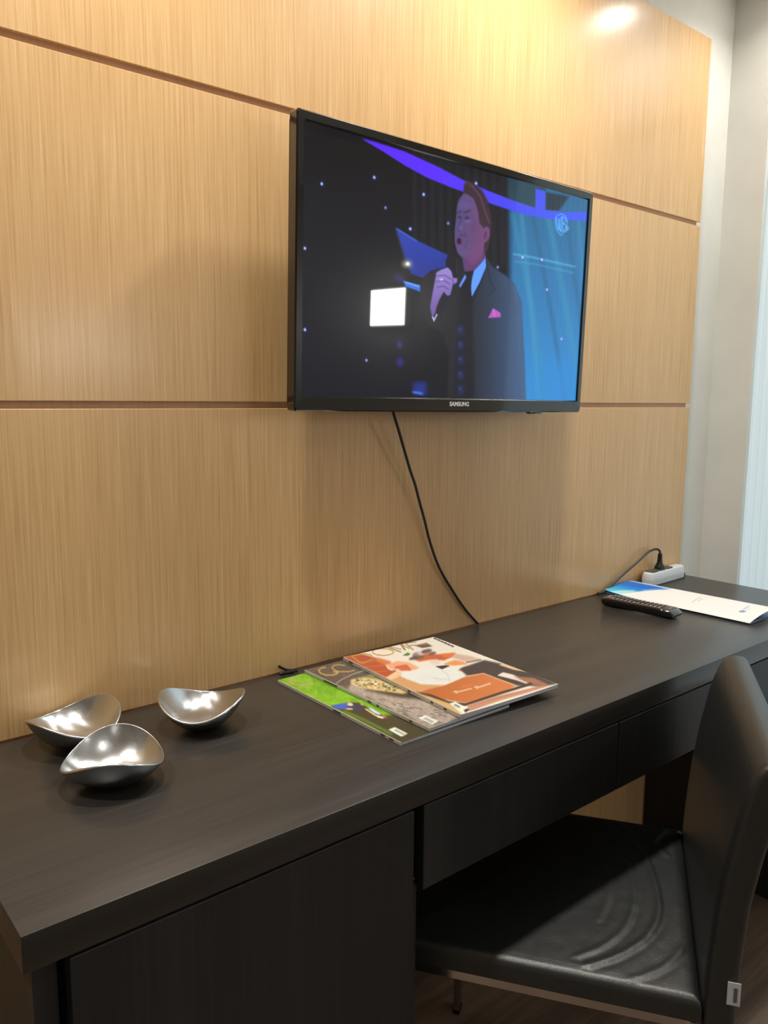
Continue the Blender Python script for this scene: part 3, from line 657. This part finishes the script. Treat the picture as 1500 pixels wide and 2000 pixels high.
# table top
g.poly(kc([(-20, 590), (60, 560), (240, 520), (470, 430), (640, 408), (1000, 530), (840, 600), (480, 685), (300, 660), (120, 620)]), lambda X, Y: lerp((188, 106, 58), (206, 124, 74), np.clip((X-860)/150, 0, 1)), .9)
g.line(kc([(470, 436), (640, 408), (800, 462), (1000, 530)]), 1.8, (228, 176, 128), .6)
g.line(kc([(-60, 590), (100, 615), (300, 680), (480, 700), (860, 590), (1150, 515)]), 4.6, (72, 54, 48), .8)
g.poly(kc([(-200, 520), (0, 600), (320, 690), (470, 800), (460, 830), (100, 700), (-200, 570)]), (206, 170, 116), 1.5)
g.poly(kc([(500, 710), (800, 625), (1200, 545), (1400, 520), (1100, 600), (850, 660), (530, 760)]), (186, 130, 106), .9)
for k in range(26): g.line(kc([(530+k*26, 722-k*6.6), (545+k*26, 742-k*6.8)]), 1.4, (226, 180, 150), .5, .8)
# handwriting-like line in white on the table
base = kc([(345, 590), (530, 555)]); base2 = kc([(560, 548), (728, 508)])
for (x0, y0), (x1, y1), n in ((base[0], base[1], 7), (base2[0], base2[1], 8)):
    pts = [(x0, y0-1.5), (x0+3.2, y0-3.0)]
    g.line([(x0-1, y0-1.2), (x0+6, y0-3.6)], 1.1, (248, 232, 214), .3); g.line([(x0+3, y0-3.4), (x0+5.5, y0+1.6)], 1.1, (248, 232, 214), .3)
    for k in range(n*4+1):
        tt = k/(n*4); pts_x = x0+6+(x1-x0-6)*tt; pts_y = y0+(y1-y0)*tt-1.2
        pts.append((pts_x+0.7*math.sin(k*PI/2), pts_y+1.35*math.cos(k*PI/2)))
    g.line(pts[2:], 0.95, (248, 232, 214), .3)
g.line(kc([(430, 535), (545, 512)]), 1.2, (222, 160, 124), .7, .6)
g.poly(kc([(310, 690), (372, 672), (512, 735), (460, 756)]), (228, 236, 226), .5); g.line(kc([(372, 702), (420, 722)]), 3.4, (126, 146, 136), .6)
g.poly(kc([(470, 748), (510, 735), (530, 748), (490, 775)]), (72, 46, 38), .5)
# masthead strokes D O M E in gold
gold = (186, 150, 70)
g.line(kz_([(270, 380), (400, 345), (540, 330), (660, 350), (715, 395), (700, 435), (620, 480), (520, 510), (470, 500), (390, 450), (270, 380)]), 2.0, gold, .4)
g.line(kz_([(960, 235), (850, 235), (730, 245), (680, 280), (700, 320), (780, 350), (900, 365), (1010, 360), (1100, 335), (1125, 305), (1080, 265), (960, 235)]), 2.0, gold, .4)
g.line(kz_([(960, 200), (1270, 300)]), 2.0, (150, 128, 84), .4); g.line(kz_([(1270, 245), (1030, 205)]), 1.4, (150, 128, 84), .4); g.line(kz_([(1250, 155), (1350, 260)]), 3.0, (140, 118, 72), .4); g.line(kz_([(1270, 160), (1440, 235)]), 1.6, (150, 128, 84), .4)
g.line(k1([(1020, 118), (1110, 180)]), 2.0, (150, 132, 88), .4); g.line(k1([(1030, 115), (1130, 108)]), 1.6, (150, 132, 88), .4); g.line(k1([(1060, 140), (1130, 136)]), 1.6, (150, 132, 88), .4)
g.poly(k1([(1120, 140), (1235, 115), (1305, 150), (1200, 165)]), (104, 84, 70), .6); g.line(k1([(1150, 136), (1240, 126)]), 1.8, (160, 140, 126), .5)
# torn notches along the fore-edge near the top corner
for k in range(6): g.line(k8([(600+k*62, 78+k*25), (640+k*62, 94+k*25)]), 2.2, (40, 40, 42), .3)
g.poly(k8([(560, 70), (1400, 350), (1480, 400), (1440, 420), (540, 120)]), (240, 238, 230), 1, .0)
magazine('magazine', 'top magazine of the fan, orange-brown cover with a person in a white jacket', 0.8315, -0.0400, math.radians(-4.2), 0.2080, 0.3210, DZ+0.0108, 0.0062,
         [(670, 1284), (851, 1247), (1109, 1338), (923, 1388)], g, lift=lambda s, t: 0.0035*s**2.2*(0.4+0.6*t), ink=((0.06, 0.10), (0.60, 0.62), (0.78, 0.80), (0.88, 0.90)))

# ================================================================== LEAFLET
lf = thing('leaflet', 'folded white leaflet with a blue wave at its far end, beside the remote control', 'leaflet', (1.6733, -0.3700, DZ), 0)
g = Canvas(0, 0, 100, 300, 3.0, (240, 241, 240))        # s 0..100 across from the fold, t 0..300 from near end to far end
g.poly([(0, 302), (100, 302), (104, 205), (80, 208), (55, 228), (30, 246), (14, 258), (0, 268)], lambda X, Y: lerp((70, 190, 232), (20, 112, 214), np.clip((X-12)/45, 0, 1)), 2)
g.poly([(0, 268), (14, 258), (30, 246), (36, 252), (22, 272), (0, 288)], (205, 242, 240), 3, .8); g.poly([(88, 210), (104, 205), (104, 302), (92, 302)], (214, 228, 246), 2, .9)
g.line([(46, 240), (70, 222), (100, 206)], 3, (236, 244, 250), 1.5, .8)
g.line([(60, 268), (84, 240)], 10, (14, 96, 204), 4, .6)
for x0, y0, x1, y1 in ((34, 128, 72, 132), (46, 122, 66, 124)): g.line([(x0, y0), (x1, y1)], 1.7, (176, 182, 188), .6, .8)
g.ell(38, 34, 4.5, 4.5, (110, 150, 195), .6); g.ell(41, 31, 2.2, 3, (60, 100, 160), .6)
g.line([(46, 36), (74, 38)], 2.0, (140, 168, 200), .5); g.line([(48, 30), (64, 31)], 1.0, (180, 190, 200), .4)
LW, LL = 0.103, 0.362
nx, ny = 60, 160
S, T2 = np.meshgrid(np.linspace(0, 1, nx), np.linspace(0, 1, ny))
def top_z(s, t): return 0.004+0.0150*np.sin(PI*np.minimum(s*0.62, 1))**0.9*(1-0.35*t)+0.004*s+0.006*np.clip((t-0.72)/0.28, 0, 1)**2*(1-s)
P = np.stack([S*LW-0.010*T2*(1-S), T2*LL-0.010*S*(1-T2), top_z(S, T2)], -1)
me = grid_mesh('front_sheet', P); set_picture(me, g.sample(S*100, T2*300)); 
if me.polygons[0].normal.z < 0: me.flip_normals()
link('front_sheet', me, M['leaflet'], lf)
Pb = P.copy(); Pb[..., 2] -= 0.0004
me = grid_mesh('inner_face', Pb); me.flip_normals() if me.polygons[0].normal.z > 0 else None
link('inner_face', me, M['blue_in'], lf)
Pc = P.copy(); Pc[..., 2] = 0.0036+0.0045*np.sin(PI*S)*0+0.0050*np.sin(PI*S*0.9)*(0.3+0.7*(1-T2))
me = grid_mesh('back_sheet', Pc); me.flip_normals() if me.polygons[0].normal.z < 0 else None
o = link('back_sheet', me, M['blue_in'], lf)
Pd = P.copy(); Pd[..., 2] = Pc[..., 2]-0.0004; Pd[..., 2] = np.maximum(Pd[..., 2], 0.0002)
Pd[:, ::12, 2] = Pd[:, ::12, 2]
me = grid_mesh('back_face', Pd); link('back_face', me, plain('leaflet_paper', (236, 238, 238), 0.5), lf)
# folded centre section lying flat under the sheets
box('folded_section', (0.010, 0.004, 0.0), (LW*0.93, LL*0.97, 0.0008), plain('leaflet_paper_inner', (225, 230, 236), 0.5), lf)

# ================================================================== REMOTE CONTROL
rc = thing('remote_control', 'black remote control with rows of small buttons beside the white leaflet', 'remote control', (1.5890, -0.1560, DZ), math.radians(5.5))
bm = bmesh.new()
# cross-section outline in x (narrower at the base), stations along y
def rsec(y, hw, z0, z1): 
    r = []
    for a, b in ((-hw*0.72, z0), (hw*0.72, z0), (hw*0.95, z0+(z1-z0)*0.35), (hw, z1-0.004), (hw*0.93, z1-0.001), (hw*0.8, z1), (-hw*0.8, z1), (-hw*0.93, z1-0.001), (-hw, z1-0.004), (-hw*0.95, z0+(z1-z0)*0.35)):
        r.append(bm.verts.new((a, y, b)))
    return r
st = [(-0.0900, 0.0215, 0.0080, 0.0105), (-0.0885, 0.0228, 0.0040, 0.0125), (-0.0770, 0.0240, 0.0012, 0.0200), (-0.05, 0.0243, 0.0008, 0.0205), (0.0, 0.0235, 0.0026, 0.0200), (0.05, 0.0243, 0.0010, 0.0205), (0.078, 0.0240, 0.0008, 0.0200), (0.0860, 0.0225, 0.0020, 0.0185), (0.0890, 0.019, 0.0045, 0.0150)]
R = [rsec(*s_) for s_ in st]
for a, b in zip(R, R[1:]):
    n = len(a)
    for k in range(n): bm.faces.new((a[k], a[(k+1) % n], b[(k+1) % n], b[k]))
bm.faces.new(R[0]); bm.faces.new(R[-1][::-1])
from_bm('remote_body', bm, M['black_gloss'], rc, ang=40)
# feet pads bring the waist of the case down to the desk
box('foot_pad', (-0.012, -0.070, 0), (0.012, -0.055, 0.002), M['black_matt'], rc); box('foot_pad', (-0.012, 0.055, 0), (0.012, 0.070, 0.002), M['black_matt'], rc)
bmB = bmesh.new(); add_box(bmB, (-0.0038, -0.0026, 0), (0.0038, 0.0026, 0.0018), 0.0009, 2); proto = from_bm('button', bmB, M['button'], rc)
mB = proto.data; first = True
mk = bpy.data.meshes.new('button_mark')
bmm = bmesh.new(); add_box(bmm, (-0.0016, -0.0007, 0.0018), (0.0016, 0.0007, 0.0020)); bmm.to_mesh(mk); bmm.free(); mk.materials.append(M['mark'])
mR = mB.copy(); mR.materials.clear(); mR.materials.append(M['button_red']); mD = mB.copy(); mD.materials.clear(); mD.materials.append(M['button_dark'])
for r in range(13):
    yy = 0.070-r*0.0102
    for cidx, xx in enumerate((-0.0145, -0.0048, 0.0048, 0.0145)):
        if r == 0 and cidx in (1, 2): continue
        if r in (6, 8) and cidx in (1,): continue
        b = proto if first else proto.copy()
        if not first: COL.objects.link(b)
        first = False
        b.location = (xx, yy, 0.0198); b.data = mR if (r == 0 and cidx == 0) or (r == 9 and cidx == 0) else (mB if (r*3+cidx) % 3 == 0 else mD)
        q = bpy.data.objects.new('button_mark', mk); COL.objects.link(q); q.parent = b
box('brand_plate', (-0.010, -0.0742, 0.0196), (0.010, -0.0712, 0.0204), plain('dull_gold_print', (150, 120, 80), 0.5), rc)

# ================================================================== POWER STRIP
ps = thing('power_strip', 'white power strip with grey sockets at the far end of the desk', 'power strip', (1.9060, -0.0218, DZ), math.radians(2.3))
bm = bmesh.new(); prev = None
for z, ins, r in ((0.0, 0.0025, 0.014), (0.003, 0.0, 0.0165), (0.013, 0.0, 0.0165), (0.0135, 0.0007, 0.0160), (0.0145, 0.0007, 0.0160), (0.015, 0.0, 0.0165), (0.027, 0.0012, 0.0155), (0.0325, 0.0035, 0.0130), (0.0345, 0.0070, 0.0100)):
    ring = [bm.verts.new((a, b, z)) for a, b in rrect(0.184-2*ins, 0.0345-2*ins, min(r, 0.0172-ins), 8)]
    if prev:
        n = len(ring)
        for k in range(n): bm.faces.new((prev[k], prev[(k+1) % n], ring[(k+1) % n], ring[k]))
    else: bm.faces.new(ring[::-1])
    prev = ring
bm.faces.new(prev); from_bm('strip_body', bm, M['white_pl'], ps)
for k, x in enumerate((-0.060, -0.024, 0.012)):
    bm = bmesh.new(); prism(bm, [(x+a, b) for a, b in rrect(0.033, 0.0225, 0.004, 4)], 0.0335, 0.0372)
    s_ = from_bm('socket', bm, M['grey_pl'], ps)
    bm = bmesh.new()
    for dx in (-0.006, 0, 0.006):
        for a in range(1): prism(bm, [(x+dx+0.0018*math.cos(2*PI*q/10), (0.0 if dx else -0.003)+0.0018*math.sin(2*PI*q/10)) for q in range(10)], 0.0372, 0.0375)
    from_bm('socket_hole', bm, M['dark_in'], s_, sm=False)
bm = bmesh.new(); prism(bm, [(0.058+a, b) for a, b in rrect(0.012, 0.008, 0.002, 3)], 0.0340, 0.0362); from_bm('switch', bm, M['white_pl'], ps)
bm = bmesh.new(); tube(bm, [(0.090, 0.0, 0.014), (0.098, -0.001, 0.012), (0.107, -0.001, 0.006), (0.118, 0.002, 0.003)], [0.005, 0.0045, 0.003, 0.003], 10); from_bm('strip_cord', bm, M['black_cable'], ps)
# plug with its cable
pz = DZ+0.0373
bm = bmesh.new(); prev = None
for z, w_, d_ in ((0, 0.026, 0.020), (0.004, 0.026, 0.020), (0.009, 0.020, 0.017), (0.015, 0.0135, 0.0130), (0.024, 0.0110, 0.0110), (0.040, 0.0095, 0.0095), (0.041, 0.0075, 0.0075)):
    ring = [bm.verts.new((1.8830+a, -0.0225+b, pz+z)) for a, b in rrect(w_, d_, min(w_, d_)*0.32, 5)]
    if prev:
        n = len(ring)
        for k in range(n): bm.faces.new((prev[k], prev[(k+1) % n], ring[(k+1) % n], ring[k]))
    else: bm.faces.new(ring[::-1])
    prev = ring
bm.faces.new(prev)
pl = thing('plug_lead', 'grey cable with black plug standing in the white power strip', 'plug and cable', (1.883, -0.0225, pz))
o = from_bm('plug', bm, M['black_matt'], pl); o.location = (-1.883, 0.0225, -pz)
bm = bmesh.new()
tube(bm, spline([(1.8830, -0.0225, pz+0.038), (1.8805, -0.0220, pz+0.047), (1.8730, -0.0190, pz+0.0525), (1.8580, -0.0160, pz+0.0520), (1.8340, -0.0140, pz+0.0460), (1.7840, -0.0120, pz+0.0220), (1.7300, -0.0110, DZ+0.0370), (1.6830, -0.0090, DZ+0.0130), (1.662, -0.0080, DZ+0.0050), (1.640, -0.0060, DZ+0.0034)], 8), 0.0030, 10)
o = from_bm('plug_cable', bm, M['grey_cable'], pl); o.location = (-1.883, 0.0225, -pz)

# ================================================================== CHAIR
ang = math.radians(33.4)
ch = thing('chair', 'black leather chair with chrome frame pushed under the dark desk', 'chair', (0.9255, -0.6947, 0), ang)
CW = 0.4449; CL = 0.425
# seat cushion: local x across (0 near .. CW far), local y from the back to the front
nx, ny = 200, 200
S, T2 = np.meshgrid(np.linspace(0, 1, nx), np.linspace(0, 1, ny))
SX = S*CW; SY = T2*CL
def crease(pts, wd, h):
    pts = [np.array(p, float) for p in spline([(a, b, 0) for a, b in pts], 6)]
    d = np.full(SX.shape, 9.0); side = np.zeros(SX.shape)
    for a, b in zip(pts, pts[1:]):
        L = (b-a); L2 = L[0]**2+L[1]**2+1e-12; t = np.clip(((SX-a[0])*L[0]+(SY-a[1])*L[1])/L2, 0, 1)
        dx = SX-a[0]-t*L[0]; dy = SY-a[1]-t*L[1]; dd = np.hypot(dx, dy); m = dd < d
        side = np.where(m, np.sign(L[0]*dy-L[1]*dx), side); d = np.minimum(d, dd)
    e0 = np.hypot(SX-pts[0][0], SY-pts[0][1]); 
    return h*(np.exp(-(d/wd)**2)-0.6*np.exp(-((d-1.3*wd*side)/wd)**2)*0.8)
Z = 0.0045*np.sin(PI*S)**0.5*np.sin(PI*T2)**0.5
for pts, wd, h in (([(0.36, 0.085), (0.319, 0.065), (0.233, 0.050), (0.166, 0.049), (0.105, 0.068), (0.053, 0.108), (0.022, 0.145)], 0.0055, 0.0036),
                   ([(0.293, 0.096), (0.208, 0.084), (0.127, 0.095), (0.069, 0.126), (0.036, 0.160)], 0.005, 0.0022),
                   ([(0.12, 0.008), (0.064, 0.036), (0.030, 0.066), (0.012, 0.090)], 0.0055, 0.0028),
                   ([(0.40, 0.022), (0.305, 0.012), (0.22, 0.006)], 0.006, 0.0020),
                   ([(0.267, 0.128), (0.196, 0.122), (0.126, 0.135)], 0.005, 0.0013),
                   ([(0.43, 0.03), (0.38, 0.05), (0.34, 0.03)], 0.006, 0.0025), ([(0.44, 0.12), (0.40, 0.10), (0.36, 0.12)], 0.007, 0.002)):
    Z = Z+crease(pts, wd*1.15, h*0.5)
Z = Z+0.0008*(smoothnoise(ny, nx, 22, 8)-.5)+0.0005*(smoothnoise(ny, nx, 8, 18)-.5)
er = 0.012
ex = np.minimum(SX, CW-SX); ey = np.minimum(SY, CL-SY)
def rnd(e): q = np.clip(1-e/er, 0, 1); return er*(1-np.sqrt(np.maximum(0, 1-q*q)))
topz = 0.4490+Z*np.clip(np.minimum(ex, ey)/0.02, 0, 1)-np.maximum(rnd(ex), rnd(ey))
P = np.stack([SX, SY, topz], -1)
me = grid_mesh('seat', P); bm = bmesh.new(); bm.from_mesh(me)
bnd = [e for e in bm.edges if e.is_boundary]
r = bmesh.ops.extrude_edge_only(bm, edges=bnd)
nv = [v for v in r['geom'] if isinstance(v, bmesh.types.BMVert)]
for v in nv: v.co.z = 0.4165
ne = [e for e in r['geom'] if isinstance(e, bmesh.types.BMEdge) and e.is_boundary]
bmesh.ops.contextual_create(bm, geom=ne)
bpy.data.meshes.remove(me); from_bm('seat', bm, M['leather'], ch, ang=70)
# chrome frame below the seat
bm = bmesh.new()
fr = [(a+CW/2, b+0.206) for a, b in rrect(CW-0.006, 0.408, 0.03, 6)]
inn = [(a+CW/2, b+0.206) for a, b in rrect(CW-0.030, 0.384, 0.02, 6)]
n = len(fr)
Q = [[bm.verts.new((*p, z)) for p in L_] for L_, z in ((fr, 0.4160), (fr, 0.4020), (inn, 0.4020), (inn, 0.4160))]
for a, b in zip(Q, Q[1:]+Q[:1]):
    for k in range(n): bm.faces.new((a[k], a[(k+1) % n], b[(k+1) % n], b[k]))
from_bm('seat_frame', bm, M['chrome'], ch, ang=30)
box('seat_base', (0.016, 0.012, 0.4080), (CW-0.016, CL-0.012, 0.4165), M['black_matt'], ch, 0.002)
for x0 in (0.012, CW-0.034):
    for y0 in (0.004, 0.398):
        bm = bmesh.new(); add_box(bm, (x0, y0, 0.0), (x0+0.026, y0+0.012, 0.4060), 0.0015, 2); lg_ = from_bm('leg', bm, M['chrome'], ch)
        box('foot_cap', (x0-0.001, y0-0.001, 0), (x0+0.027, y0+0.013, 0.006), M['black_matt'], lg_, 0.001)
# backrest: leans back with height, rounded edges
def lean(z): return float(np.interp(z, [0.449, 0.5064, 0.5858, 0.66, 0.7228, 0.755, 0.7700, 0.7828, 0.79], [0, -0.002, -0.008, -0.0185, -0.030, -0.0385, -0.0435, -0.0485, -0.051]))
bm = bmesh.new(); rows = []
zs_ = [0.395, 0.400, 0.420, 0.449, 0.48, 0.51, 0.55, 0.59, 0.63, 0.66, 0.69, 0.72, 0.745, 0.762, 0.773, 0.780, 0.7838, 0.7850]
for i, z in enumerate(zs_):
    th_ = 0.042+max(0, z-0.6)*0.03
    ins = {0: 0.004, len(zs_)-1: 0.018, len(zs_)-2: 0.0125, len(zs_)-3: 0.0070, len(zs_)-4: 0.0028, len(zs_)-5: 0.0008}.get(i, 0)
    insx = {len(zs_)-1: 0.010, len(zs_)-2: 0.004, len(zs_)-3: 0.001}.get(i, 0)
    l = lean(z)
    rows.append([bm.verts.new((CW/2+a, l-th_/2+b, z)) for a, b in rrect(CW-2*insx, th_-2*ins, min(0.012, (th_-2*ins)*0.45), 6)])
for a, b in zip(rows, rows[1:]):
    n = len(a)
    for k in range(n): bm.faces.new((a[k], a[(k+1) % n], b[(k+1) % n], b[k]))
bm.faces.new(rows[0][::-1]); bm.faces.new(rows[-1]); br = from_bm('backrest', bm, M['leather'], ch, ang=50)
lb = box('maker_label', (-0.0022, -0.0445, 0.4530), (-0.0004, -0.0285, 0.4850), M['label'], ch, 0.0003, 1)
box('label_print', (-0.0026, -0.0405, 0.4580), (-0.0020, -0.0360, 0.4780), M['label_ink'], lb)
lb['label'] = 'small white woven label'
